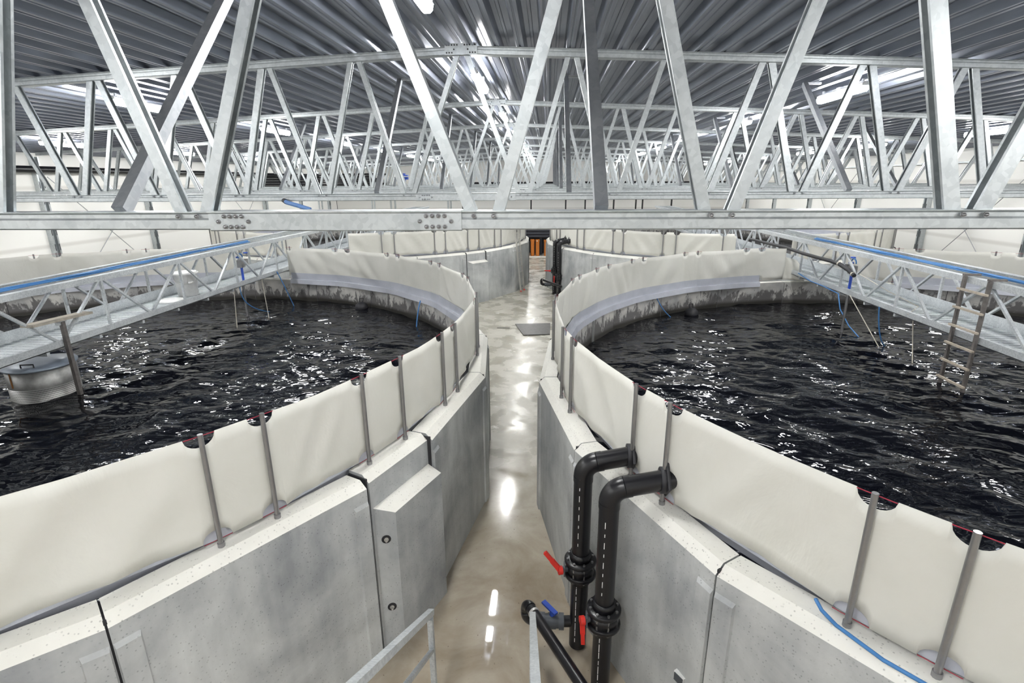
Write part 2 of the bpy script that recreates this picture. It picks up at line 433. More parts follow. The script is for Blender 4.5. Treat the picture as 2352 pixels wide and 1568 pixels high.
    for xs in stays:
        if abs(xs-XR) > lim or i > 6: continue
        a, c = Vector((xs, y+.03, ZB+CH)), Vector((xs-.03, y+3.3*KS, zdeck(xs)-.03)); t = (c-a).normalized(); v = t.cross(Vector((1, 0, 0))).normalized()
        b = MB(); b.prism([(-.042, -.042), (.042, -.042), (.042, .042), (-.042, .042)], a, c, (1, 0, 0), v); st = b.build('diagonal_stay', e, M['galv_dark'])  # darker zinc puts the shade of the stay's underside into its colour
        b = MB(); b.box((xs+.10, y+3.3*KS, zdeck(xs)-.022), (.32, .07, .035)); b.build('roof_bracket', st, M['galv_dark'])
for i in range(9): truss(i)

# ------------------------------------------------------------------ strip lights
def lamps():
    rows = [(-24.3*KS, 'in the row close to the left wall'), (-13.25*KS, 'in the row over the left tanks'), (-2.15*KS, 'in the row under the roof ridge'),
            (8.7*KS, 'in the row over the right tanks'), (19.6*KS, 'in the row close to the right wall')]
    def lampmeshes():
        body = MB(); prof = [(-.065, .0), (.065, 0), (.065, .045), (.03, .07), (-.03, .07), (-.065, .045)]
        body.prism(prof, (0, -.82, 0), (0, .82, 0), (1, 0, 0), (0, 0, 1)); body.box((0, 0, .04), (.16, .10, .10))
        for yy in (-.7, .7): body.box((0, yy, .09), (.03, .05, .07))
        tube = MB()
        for y0, y1 in ((-.81, .81),):
            tube.prism([(-.075, -.005), (-.06, -.07), (-.03, -.095), (.03, -.095), (.06, -.07), (.075, -.005)], (0, y0, 0), (0, y1, 0), (1, 0, 0), (0, 0, 1))
        B = body.build('lamp_body', None, M['white']); T = tube.build('diffuser', None, M['lamp'])
        return B, T
    B, T = lampmeshes(); bm_, tm_ = B.data, T.data
    bpy.data.objects.remove(B); bpy.data.objects.remove(T)
    first = None
    for x, rl in rows:
        for k in range(-2, 8):
            y = 5.76+SP*k
            z = zdeck(x)-.125
            n = ORD[k] if k >= 0 else 'behind the camera'
            lab = ('fluorescent strip light %s, %s from the camera' % (rl, n)) if k >= 0 else 'fluorescent strip light %s, behind the camera%s' % (rl, '' if k == -1 else ', the rearmost')
            e = empty('strip_light', (x, y, z), lab, 'light', 'fluorescent strip lights under the roof')
            for nm, d in (('lamp_body', bm_), ('diffuser', tm_)):
                o = bpy.data.objects.new(nm, d); COL.objects.link(o); o.parent = e
lamps()

# ------------------------------------------------------------------ fish tanks
ZT, ZP, ZW = 2.01, 2.91, 1.45
RP = 7.10
def wave_field(X, Y, seed, cx, cy):
    rng = np.random.RandomState(seed); Z = np.zeros_like(X)
    for i in range(46):
        lam = 0.22*(1.065**i) if i < 30 else rng.uniform(.3, 1.1)
        th = rng.normal(1.2, .75); kx, ky = math.cos(th)*2*math.pi/lam, math.sin(th)*2*math.pi/lam
        Z += 0.0017*lam**.9/.5*np.sin(kx*X+ky*Y+rng.uniform(0, 6.28)+.6*np.sin(X*1.3+rng.uniform(0, 6))+.6*np.sin(Y*1.1+rng.uniform(0, 6)))
    return Z
def tank(cx, cy, joints0, butt_first, who, gaps, seed, detail):
    """joints0: angle of one joint; butt_first: angle where a buttress starts (deg) ; gaps: [(a0,a1)] where the tarp is open"""
    e = empty('fish_tank', (cx, cy, 0), who[0], 'fish tank', 'round concrete fish tanks')
    PA, BA = 15.65, 7.6
    segs = []; a = joints0
    order = ([BA]+[PA]*11)*2
    for w in order:
        segs.append((a, a+w, w < 10)); a += w
    posts = []
    for a0, a1, bt in segs:
        m = R_((a0+a1)/2); hf = R_((a1-a0)/2); mid = Vector((math.cos(m), math.sin(m), 0)); t = Vector((-math.sin(m), math.cos(m), 0))
        def P(r, u, z, g=.007):
            rr = r*(math.cos(hf)*.3+.7) if False else r
            return Vector((cx, cy, 0))+mid*rr+t*(u*(rr*math.tan(hf)-g))+Vector((0, 0, z))
        b = MB()
        ring = [(6.99, 0), (6.99, ZT), (7.16, ZT), (7.235, ZT-.07), (7.235, 0)]
        n = len(ring); V = [P(r, -1, z) for r, z in ring]+[P(r, 1, z) for r, z in ring]
        mats = [M['concrete_in'], M['concrete_top'], M['concrete_top'], M['concrete'], M['concrete']]
        for i in range(n):
            b.mat(mats[i]); j = (i+1) % n; b.add([V[i], V[j], V[n+j], V[n+i]], [(0, 1, 2, 3)])
        b.mat(M['concrete']); b.add(V, [tuple(range(n)), tuple(range(2*n-1, n-1, -1))])
        # raised strips next to the joints (or the buttress block)
        def lump(u0, u1, r0, r1, z1, z2, sq=0, sq2=None):
            sq2 = sq if sq2 is None else sq2
            lo = [(u0, r0), (u0+sq, r1), (u1-sq2, r1), (u1, r0)]
            V = [P(r, u, 0) for u, r in lo]+[P(r0, u0, z2), P(r1, u0+sq, z1), P(r1, u1-sq2, z1), P(r0, u1, z2)]
            b.mat(M['concrete']); b.add(V, [(0, 1, 5, 4), (1, 2, 6, 5), (2, 3, 7, 6), (0, 3, 2, 1)])
            b.mat(M['concrete_top'] if r1 > 7.3 else M['concrete']); b.add(V, [(4, 5, 6, 7)])
        if bt:
            lump(-.96, .985, 7.23, 7.39, 1.58, 1.66, .30, .0)
        else:
            lump(-1, -.84, 7.23, 7.256, 1.78, 1.82, .01); lump(.84, 1, 7.23, 7.256, 1.78, 1.82, .01)
        pn = b.build('buttress_panel' if bt else 'wall_panel', e, recalc=True)
        if bt and detail:
            # tendon anchors on the side faces
            for sd in (-1,):
                for z in (.50, 1.30):
                    c0 = P(7.31, sd*.81, z); nrm = (P(7.39, -.66, 0)-P(7.23, -.96, 0)).cross(Vector((0, 0, 1))).normalized()
                    nrm = nrm if nrm.dot(mid) > 0 else -nrm
                    h = MB(); h.mat(M['black']); h.tube([c0-nrm*.02, c0+nrm*.004], .045, 14)
                    h.mat(M['alu']); h.tube([c0, c0+nrm*.012], .022, 10); h.tube([c0+nrm*.01, c0+nrm*.04], .011, 8); h.build('tendon_anchor', pn)
        # sealing strip inside the joint
        dp = R_(2.3 if bt else 1.79)
        posts += [m-dp, m+dp]
    for a0, a1, bt in segs:
        b = MB(); m = R_(a0); d = Vector((math.cos(m), math.sin(m), 0)); t = Vector((-d.y, d.x, 0)); k = 1/math.cos(R_((a1-a0)/2))
        b.prism([(6.995*k, -.010), (7.215*k, -.010), (7.215*k, .010), (6.995*k, .010)], Vector((cx, cy, .0)), Vector((cx, cy, ZT-.03)), d, t); b.build('joint_sealant', e, M['seam'])
    posts = sorted(p % (2*math.pi) for p in posts)
    def ingap(a):
        a = math.degrees(a) % 360
        return any(g0 <= a <= g1 for g0, g1 in gaps)
    # posts
    pm = MB(); pm.tube([(0, 0, -.02), (0, 0, ZP-ZT+.02)], .019, 10); pm.tube([(0, 0, -.02), (0, 0, .035)], .026, 10); pm.mats = [M['steel']]
    p0 = pm.build('post'); pd = p0.data; bpy.data.objects.remove(p0)
    for a in posts:
        if ingap(a): continue
        o = bpy.data.objects.new('post', pd); COL.objects.link(o); o.parent = e; o.location = (RP*math.cos(a), RP*math.sin(a), ZT)
    # tarp: straight between posts, half-round cut-outs at the posts, soft folds
    RT = RP-.028; ct = .105; rng = random.Random(seed)
    def PT(a, r): return Vector((cx+r*math.cos(a), cy+r*math.sin(a), 0))
    N = len(posts); runs = [[]]; ROWS = 9
    for i in range(N):
        a0, a1 = posts[i], posts[(i+1) % N]+(2*math.pi if i == N-1 else 0)
        A, B = PT(a0, RT), PT(a1, RT); L = (B-A).length; nrm = Vector((math.cos((a0+a1)/2), math.sin((a0+a1)/2), 0))
        wide = L > .8
        us = sorted(set([0]+[ct*q/L for q in (.3, .55, .75, .9, 1.0, 1.02)]+[1-ct*q/L for q in (.3, .55, .75, .9, 1.0, 1.02)]+list(np.linspace(.12, .88, 22 if wide else 4))))
        us = [u for u in us if u < .9999]
        flip = rng.random() < .5; k1, k2, amp = rng.uniform(.0, .25), rng.uniform(.35, .6), rng.uniform(.6, 1.3)
        for u in us:
            aa = a0+(a1-a0)*u
            if ingap(aa):
                if runs[-1]: runs.append([])
                continue
            s = min(u, 1-u)*L
            notch = math.sqrt(max(0, ct*ct-s*s)) if s < ct else 0
            top = ZP-notch*.85-(.018*math.sin(math.pi*u) if wide else 0); bot = ZT+.045+notch*.85+(.03*math.sin(math.pi*u) if wide else 0)
            colv = []
            for r in range(ROWS):
                v = r/(ROWS-1); z = bot+(top-bot)*v; off = 0
                if wide:
                    w = math.sin(math.pi*u)**.6*amp; uu = 1-u if flip else u
                    for kk, wd, am in ((k1, .055, .020), (k1+.22, .09, -.012), (k2, .07, .016), (k2+.18, .05, -.010)):
                        d = uu-(kk+.45*v); off += am*math.exp(-(d/wd)**2)
                    off = 1.7*off*w-.02*math.sin(math.pi*u)*math.sin(math.pi*v)
                    off *= 1-.9*v**5
                q = A+(B-A)*u+nrm*off; colv.append((q.x, q.y, z))
            runs[-1].append(colv)
    if not any(ingap(a) for a in np.linspace(0, 6.28, 720)): runs[0].append(runs[0][0])
    elif len(runs) > 1 and runs[-1] and not ingap(posts[0]): runs[0] = runs[-1]+runs[0]; runs.pop()
    b = MB()
    for run in runs:
        if len(run) < 2: continue
        V = [p for c in run for p in c]
        F = [(i*ROWS+r, (i+1)*ROWS+r, (i+1)*ROWS+r+1, i*ROWS+r+1) for i in range(len(run)-1) for r in range(ROWS-1)]
        b.add(V, F, True)
    tp = b.build('tarp', e, M['tarp'], recalc=False)
    so = tp.modifiers.new('thick', 'SOLIDIFY'); so.thickness = .004; so.offset = 0
    # red webbing in the cut-outs
    if detail:
        for i, a in enumerate(posts):
            if ingap(a): continue
            t = Vector((-math.sin(a), math.cos(a), 0)); q = PT(a, RT)
            for z, hh in ((ZP-.005, .005), (ZT+.048, .004)):
                b = MB(); b.beam(q-t*ct*.97+Vector((0, 0, z)), q+t*ct*.97+Vector((0, 0, z)), .003, hh); b.build('webbing', e, M['strap'])
    # grey inner liner strip
    RL = 6.975; liners = [MB()]; pts = [PT(a, RL) for a in posts]+[PT(posts[0], RL)]; angs = posts+[posts[0]+2*math.pi]
    for i in range(N):
        am = (angs[i]+angs[i+1])/2
        if ingap(am) or ingap(angs[i]) or ingap(angs[i+1]):
            liners.append(MB()); continue
        A, B = pts[i], pts[i+1]; b = liners[-1]
        A1, B1 = PT(angs[i], RT-.035), PT(angs[i+1], RT-.035)
        b.add([(A.x, A.y, ZT+.02), (B.x, B.y, ZT+.02), (B1.x, B1.y, ZT+.03), (A1.x, A1.y, ZT+.03), (B1.x, B1.y, ZT+.20), (A1.x, A1.y, ZT+.20)], [(0, 1, 2, 3), (3, 2, 4, 5)])
        A2, B2 = PT(angs[i], RL-.02), PT(angs[i+1], RL-.02)
        b.add([(A.x, A.y, ZT+.02), (B.x, B.y, ZT+.02), (B2.x, B2.y, ZT-.09), (A2.x, A2.y, ZT-.09)], [(0, 3, 2, 1)])
    for b in liners:
        if not b.f: continue
        lo = b.build('liner_strip', e, M['liner'], recalc=False)
        so = lo.modifiers.new('thick', 'SOLIDIFY'); so.thickness = .004; so.offset = 0
    # water
    nr, na = (150, 420) if detail else (40, 160)
    rad = np.linspace(0.02, 6.985, nr); an = np.linspace(0, 2*math.pi, na, endpoint=False)
    RR, AA = np.meshgrid(rad, an, indexing='ij'); X = cx+RR*np.cos(AA); Y = cy+RR*np.sin(AA)
    Z = wave_field(X, Y, seed, cx, cy)*(1.0 if detail else .6)
    V = np.stack([X-cx, Y-cy, ZW+Z], -1).reshape(-1, 3)
    F = []
    for i in range(nr-1):
        for k in range(na):
            k2 = (k+1) % na; F.append((i*na+k, (i+1)*na+k, (i+1)*na+k2, i*na+k2))
    F.append(tuple(range(na)))
    me = bpy.data.meshes.new('tank_water'); me.from_pydata(V.tolist(), [], F); me.materials.append(M['water'])
    me.polygons.foreach_set('use_smooth', [True]*len(F)); me.update()
    w = bpy.data.objects.new('tank_water', me); COL.objects.link(w); w.location = (cx, cy, 0)
    tag(w, who[1], 'water', 'dark water in the tanks', 'stuff')
    return e
TL, TR = (-8.16, 7.35), (7.19, 7.37)
TL2, TR2 = (-8.16, 25.5), (7.19, 25.15)
tank(*TL, -25.7, 0, ('round concrete fish tank left of the aisle, with the steel drum in it', 'dark rippling water in the front left tank, around the steel drum'),
     [(82.5, 94), (266, 279)], 3, True)
tank(*TR, -176.27-7.6-15.65*2, 0, ('round concrete fish tank right of the aisle, behind the two front black risers', 'dark rippling water in the front right tank, around the hanging ladder'),
     [(86, 98), (262, 276)], 11, True)
tank(*TL2, -45.8, 0, ('round concrete fish tank with the aluminium ladder leaning on its wall', 'dark water in the second tank on the left side'),
     [(82.5, 94), (266, 279)], 5, False)
tank(*TR2, -170.0-7.6-15.65*2, 0, ('round concrete fish tank second on the right side of the aisle', 'dark water in the second tank on the right side'),
     [(86, 98), (262, 276)], 9, False)

# ------------------------------------------------------------------ lattice walkways
def walkway(xn, sgn, y0, y1, ybot, pitch, label, fancy):
    """xn: x of the side facing the aisle; sgn: direction away from the aisle"""
    xf = xn+sgn*.82; e = empty('lattice_walkway', ((xn+xf)/2, (y0+y1)/2, 2.23), label, 'walkway', 'lattice walkways across the tanks')
    for x in (xn, xf):
        b = MB(); b.box((x, (y0+y1)/2, 2.285), (.05, y1-y0, .115)); b.box((x-sgn*0+ (.02 if x == xf else -.02)*sgn*-1, (y0+y1)/2, 2.235), (.09, y1-y0, .012)); b.build('bottom_rail', e, M['galv_walk'])
        b = MB(); b.box((x, (y0+y1)/2, 3.125), (.06, y1-y0, .09)); b.box((x+(sgn*.04 if x == xn else -sgn*.04), (y0+y1)/2, 3.165), (.07, y1-y0, .012)); b.build('top_rail', e, M['galv_walk'])
    ks = range(math.floor((y0-ybot)/pitch), math.ceil((y1-ybot)/pitch)+1)
    for x, sh in ((xn, 0), (xf, .12)):
        for k in ks:
            yb = ybot+k*pitch+sh; yt = yb+pitch/2
            for ya, yz in ((yb+.05, yt-.05), (yb+pitch-.05, yt+.05)):
                if min(ya, yz) < y0 or max(ya, yz) > y1: continue
                b = MB(); b.beam((x, ya, 2.33), (x, yz, 3.09), .035, .045, (1, 0, 0)); b.build('lattice_bar', e, M['galv_walk'])
            if y0 < yt < y1:
                b = MB(); b.beam((x, yt, 2.33), (x, yt, 3.09), .04, .04, (0, 1, 0)); b.build('upright', e, M['galv_walk'])
    # deck grating with kick boards and cross feet
    b = MB(); b.box(((xn+xf)/2, (y0+y1)/2, 2.285), (.76, y1-y0, .03))
    nb = int((y1-y0)/.12)
    for q in range(nb): b.box(((xn+xf)/2, y0+.06+q*.12, 2.304), (.76, .02, .012))
    b.build('deck_grating', e, M['galv_walk'])
    b = MB(); b.box((xf-sgn*.035, (y0+y1)/2, 2.41), (.012, y1-y0, .14)); b.build('kick_board', e, M['galv_walk'])
    q = y0+.6
    while q < y1: b = MB(); b.box(((xn+xf)/2, q, 2.20), (.86, .05, .06)); q += pitch/2; b.build('cross_bearer', e, M['galv_walk'])
    # wire mesh cable tray between the top rails
    if fancy:
        b = MB(); x0 = xn+sgn*.10; x1 = xn+sgn*.42
        for q in range(5): b.beam((x0+(x1-x0)*q/4, y0, 3.155), (x0+(x1-x0)*q/4, y1, 3.155), .008, .008)
        q = y0+.05
        while q < y1: b.beam((x0-sgn*.07, q, 3.15), (x1+sgn*.34, q, 3.15), .010, .010); q += .28
        b.build('cable_tray', e, M['galv'])
    return e
WL = walkway(-7.38, -1, .6, 16.9, 7.25, 1.93, 'galvanised lattice walkway across the front left tank, above the drum', True)
WR = walkway(6.43, 1, .6, 16.9, 7.10, 1.95, 'galvanised lattice walkway across the front right tank, with a ladder hung on it', True)
walkway(-7.38, -1, 17.1, 33.4, 18.4, 1.93, 'galvanised lattice walkway across the second tank on the left side', True)
walkway(6.43, 1, 17.1, 33.4, 18.3, 1.95, 'galvanised lattice walkway across the second tank on the right side', True)

def cables(xs, y0, y1, lab, z):
    rng = random.Random(int(abs(xs)*10)); pts = []
    for q in range(6):
        ox, oz = rng.uniform(-.04, .04), rng.uniform(0, .03); ph = rng.uniform(0, 6)
        n = 46; pts = [(xs+ox+.012*math.sin(ph+k*.5), y0+(y1-y0)*k/n, z+oz+.006*math.sin(ph*2+k*.8)) for k in range(n+1)]
        b = MB(); b.tube(pts, .011, 6)
        o = b.build('blue_cable', None, M['cable']); tag(o, lab, 'cable', lab)
cables(-7.62, .8, 13.2, 'blue cable in the bundle tied along the top of the walkway over the drum', 3.178)
cables(6.70, .8, 13.9, 'blue cable in the bundle tied along the top of the walkway with the ladder', 3.178)

# ------------------------------------------------------------------ things on and under the walkways
def drum():
    cx, cy, r, zb, zt = -7.90, 7.33, .44, 1.30, 1.93
    e = empty('strainer_drum', (cx, cy, zb), 'round steel strainer drum with grey lid half sunk in the tank under the walkway', 'drum')
    b = MB(); b.lathe([(r, zb+.34), (r, zt), (r-.02, zt), (r-.02, zb+.34)], (cx, cy, 0), 48); b.build('drum_shell', e, M['steel_drum'])
    b = MB(); b.lathe([(r, -.02), (r, .34), (r-.02, .34), (r-.02, -.02), (r, -.02)], (0, 0, 0), 64); o = b.build('perforated_screen', None, M['perf']); o.parent = e
    b = MB(); b.lathe([(0, zt+.035), (r*.5, zt+.03), (r+.03, zt+.015), (r+.03, zt-.012), (0, zt-.012)], (cx, cy, 0), 48); o = b.build('lid', e, M['lid'])
    b = MB(); hx, hy = cx+.08, cy-.30; b.tube([(hx-.09, hy, zt+.02), (hx-.09, hy, zt+.075), (hx+.09, hy+.03, zt+.075), (hx+.09, hy+.03, zt+.02)], .011, 8); b.build('lid_handle', o, M['black'])
    a = R_(-100); b = MB(); b.box((cx+(r+.002)*math.cos(a), cy+(r+.002)*math.sin(a), zt-.13), (.022, .012, .24)); b.build('rust_streak', e, M['rust'])
    e2 = empty('hanger_bar', (-7.32, 7.30, 1.3), 'square steel bar hanging from the walkway down beside the drum', 'bar')
    b = MB(); b.box((-7.32, 7.29, 1.95), (.055, .055, 1.34)); b.build('bar', e2, M['brown_steel'])
    b = MB(); b.box((-7.34, 7.29, 2.62), (.06, .14, .09)); b.build('clamp', e2, M['galv_walk'])
drum()
b = MB(); b.beam((-7.36, 6.78, 2.68), (-7.36, 7.80, 2.64), .20, .035, (0, 0, 1)); tag(b.build('plank', mat=M['tan']), 'weathered plank lying across the lattice of the walkway above the drum', 'plank')
def bucket():
    cx, cy, z0 = -7.72, 10.75, 2.312
    e = empty('bucket', (cx, cy, z0), 'white plastic bucket standing on the walkway deck', 'bucket')
    b = MB(); b.lathe([(0, z0), (.19, z0), (.225, z0+.46), (.255, z0+.46), (.255, z0+.50), (.215, z0+.50), (.18, z0+.02), (0, z0+.02)], (cx, cy, 0), 32); b.build('bucket_body', e, M['white'])
    b = MB(); b.box((cx+.19, cy-.13, z0+.30), (.04, .10, .03)); b.build('grip', e, M['white'])
    pts = [(cx+.24*math.cos(a), cy+.24*math.sin(a), z0+.40-.13*abs(math.sin(a-0.6))) for a in np.linspace(.6-math.pi, .6, 12)]
    b = MB(); b.tube(pts, .006, 6); b.build('bail', e, M['alu'])
    b = MB(); b.lathe([(0, 2.312), (.24, 2.312), (.25, 2.325), (.24, 2.345), (0, 2.34)], (-7.66, 10.12, 0), 32)
    tag(b.build('plastic_cover', mat=M['white']), 'white round lid lying on the walkway deck beside the bucket', 'lid')
bucket()
def ladder_hung():
    x = 6.36; y0, y1 = 7.98, 8.46
    e = empty('ladder', (x, 8.2, 1.3), 'brown ladder hooked on the walkway rail and hanging into the right tank', 'ladder')
    for y in (y0, y1):
        b = MB(); b.beam((x, y, 1.25), (x, y, 3.18), .045, .045, (0, 1, 0)); b.build('rail', e, M['brown_steel'])
        b = MB(); b.box((x+.09, y, 3.20), (.24, .05, .03)); b.build('hook', e, M['brown_steel'])
    for q in range(6):
        z = 1.56+q*.285; b = MB(); b.box((x-.035, (y0+y1)/2, z), (.035, y1-y0+.10, .030)); b.build('rung', e, M['rung'])
ladder_hung()
def ladder_far():
    base = Vector((TL2[0], TL2[1], 0)); a = R_(-19.4); d = Vector((math.cos(a), math.sin(a), 0)); t = Vector((-d.y, d.x, 0))
    p0 = base+d*7.50; p1 = base+d*7.17+Vector((0, 0, 3.35)); up = (p1-p0).normalized()
    e = empty('ladder', p0, 'aluminium ladder with red feet leaning on the second tank beside the aisle', 'ladder')
    for s in (-1, 1):
        b = MB(); b.beam(p0+t*s*.19, p1+t*s*.19, .03, .07, d); b.build('rail', e, M['alu'])
        b = MB(); b.box(p0+t*s*.19+Vector((0, 0, .02)), (.07, .09, .05)); b.build('foot', e, M['red'])
    for q in range(11):
        c = p0+up*(.28+q*.28); b = MB(); b.beam(c-t*.19, c+t*.19, .03, .03); b.build('rung', e, M['alu'])
ladder_far()
def tubething(name, pts, r, mat, lab, cat, group=None, seg=8):
    b = MB(); b.tube(pts, r, seg); return tag(b.build(name, mat=M[mat]), lab, cat, group)
def bez(p0, p1, p2, n=14):
    p0, p1, p2 = Vector(p0), Vector(p1), Vector(p2)
    return [p0*(1-t)**2+p1*2*t*(1-t)+p2*t*t for t in [i/n for i in range(n+1)]]
def small_things():
    # black inlet floats at the far walls
    for (x, y), lab in (((-4.86, 13.30), 'black round float against the far wall of the left tank'), ((3.55, 12.95), 'black round float against the far wall of the right tank')):
        b = MB(); b.lathe([(0, .13), (.08, .12), (.15, .06), (.17, -.02), (.14, -.10), (0, -.12)], (x, y, ZW+.03), 20)
        o = tag(b.build('float', mat=M['black']), lab, 'float')
        b = MB(); b.tube([(x-.05, y, ZW+.16), (x-.06, y+.05, ZW+.24), (x+.03, y+.1, ZW+.24), (x+.03, y+.02, ZW+.15)], .014, 6); b.build('lifting_loop', o, M['black'])
    tubething('rope', bez((-2.93, 11.86, 1.98), (-3.0, 11.75, 1.7), (-2.97, 11.5, ZW-.05)), .014, 'cable', 'blue rope hanging from the liner into the left tank near the aisle', 'rope')
    tubething('rope', bez((-7.35, 13.9, 2.3), (-7.1, 13.7, 2.0), (-6.75, 13.45, ZW-.05)), .014, 'cable', 'blue rope hanging at the end of the walkway into the left tank', 'rope')
    tubething('rope', bez((-7.42, 12.2, 2.25), (-7.4, 12.0, 1.7), (-7.1, 12.9, ZW-.03)), .012, 'cable', 'blue rope looping under the walkway beside the thin steel probe, left tank', 'rope')
    tubething('rope', bez((2.6, 12.75, 1.98), (2.75, 12.6, 1.6), (3.05, 12.6, ZW-.05)), .012, 'cable', 'blue rope hanging from the liner towards the black float, right tank', 'rope')
    tubething('rope', bez((6.38, 10.4, 2.25), (6.4, 10.3, 1.6), (6.75, 10.55, ZW-.05)), .012, 'cable', 'blue rope dropping from under the middle of the right walkway', 'rope')
    pts = [(6.39, 13.9, 2.32), (6.385, 13.2, 2.24), (6.38, 12.6, 2.24), (6.385, 11.9, 2.20), (6.37, 11.7, 1.9), (6.45, 11.4, 1.6), (6.5, 10.9, ZW-.05)]
    tubething('rope', pts, .012, 'cable', 'blue rope along the right walkway bottom rail, hanging into the tank', 'rope')
    for p, q, lab in (((-7.40, 11.9, 2.25), (-7.1, 11.3, ZW-.05), 'pale thin rope slanting from the left walkway, in front of the steel probe'),
                      ((-7.36, 13.1, 2.25), (-6.75, 12.1, ZW-.05), 'pale thin rope slanting from the left walkway, behind the steel probe'),
                      ((6.39, 11.45, 2.25), (6.55, 10.4, ZW-.05), 'pale thin rope slanting from the right walkway into the water'),
                      ((6.5, 9.6, 2.25), (6.5, 9.35, ZW-.05), 'short pale rope under the right walkway beside the ladder')):
        tubething('rope', [p, q], .009, 'rope', lab, 'rope', None, 6)
    for x, y, lab in ((-7.43, 12.35, 'thin steel probe standing in the left tank below the walkway'), (6.40, 11.55, 'thin steel probe standing in the right tank below the walkway')):
        tubething('probe', [(x, y, ZW-.2), (x, y, 2.24)], .03, 'steel', lab, 'probe')
    # black hose tied to the right walkway
    hose = [(6.345, 17.3, 2.83), (6.345, 14.8, 2.87), (6.345, 13.7, 2.845), (6.345, 12.9, 2.845), (6.345, 12.4, 2.85), (6.345, 12.0, 2.84), (6.345, 11.6, 2.77), (6.345, 11.35, 2.69)]
    e = empty('hose', (6.3, 13, 2.8), 'black hose tied along the lattice of the right walkway, open end hanging', 'hose')
    b = MB(); P = []
    for i in range(len(hose)-1):
        for q in range(4): P.append(Vector(hose[i]).lerp(Vector(hose[i+1]), q/4))
    P.append(Vector(hose[-1])); b.tube(P, .042, 12); b.build('hose_body', e, M['black'])
    b = MB()
    for p in (P[20], P[27]): b.tube([p+Vector((0, .02, 0)), p-Vector((0, .02, 0))], .047, 12)
    b.build('rope_tie', e, M['rope'])
    tubething('rope', [(6.36, 11.2, 2.75), (6.5, 10.4, 2.55), (6.62, 9.7, 2.42), (6.40, 9.6, 2.30)], .007, 'rope', 'pale rope tied from the hanging black hose end to the right walkway', 'rope', None, 6)
    # valve clusters on the walkways
    for x, y, lab in ((-7.52, 12.55, 'blue-handled valve cluster on the left walkway near its far end'), (6.62, 11.95, 'blue-handled valve cluster on the right walkway below the blue cables')):
        e = empty('valve_cluster', (x, y, 2.3), lab, 'valve')
        b = MB(); b.tube([(x, y, 2.30), (x, y, 2.62)], .03, 10); b.build('down_pipe', e, M['blue'])
        b = MB(); b.box((x, y, 2.72), (.12, .16, .18)); b.box((x, y+.18, 2.74), (.10, .12, .14)); b.build('valve_body', e, M['steel'])
        for k, dz in enumerate((.86, .95)):
            b = MB(); b.lathe([(0, .03), (.05, .03), (.055, 0), (0, 0)], (x+(-.05, .06)[k], y+(0, .16)[k], 2+dz), 14); b.build('handwheel', e, M['blue'])
        b = MB(); b.tube(arc((x, y, 2.86), .10, 0, math.pi, 8, (0, 1, 0), (0, 0, 1)), .014, 8); b.build('loop_hose', e, M['cable'])
    # pale blue hose stub hung from the second truss
    pts = [(-4.47, 9.0, 4.33), (-4.34, 8.84, 4.295), (-4.12, 8.8, 4.24), (-3.93, 8.8, 4.18)]
    b = MB(); b.tube(pts, .035, 12); o = tag(b.build('hose_stub', mat=M['pale_blue']), 'short pale blue hose end hanging under the second roof truss', 'hose')
    b = MB(); b.tube([(-4.49, 9.03, 4.33), (-4.38, 8.89, 4.305)], .040, 12); b.build('coupling', o, M['black'])
    # dangling torn tarp flap at the end of the right fence
    a0 = R_(98); V = []; n, m_ = 14, 12
    for i in range(n):
        for j in range(m_):
            u, v = i/(n-1), j/(m_-1); ang = R_(98.3-4.0*u*(1-.35*v)); rr = 7.06-.20*u*u+.06*math.sin(5*u+3*v)+.10*u*v
            z = 2.06+.62*v-.10*u*v+.12*u*math.sin(3*v)
            V.append((TR[0]+rr*math.cos(ang), TR[1]+rr*math.sin(ang), z))
    b = MB(); b.add(V, [(i*m_+j, (i+1)*m_+j, (i+1)*m_+j+1, i*m_+j+1) for i in range(n-1) for j in range(m_-1)], True)
    o = b.build('tarp_flap', mat=M['tarp'], recalc=False); tag(o, 'loose torn end of the cream tarp curling beside the right walkway', 'tarp')
    s = o.modifiers.new('t', 'SOLIDIFY'); s.thickness = .004
small_things()

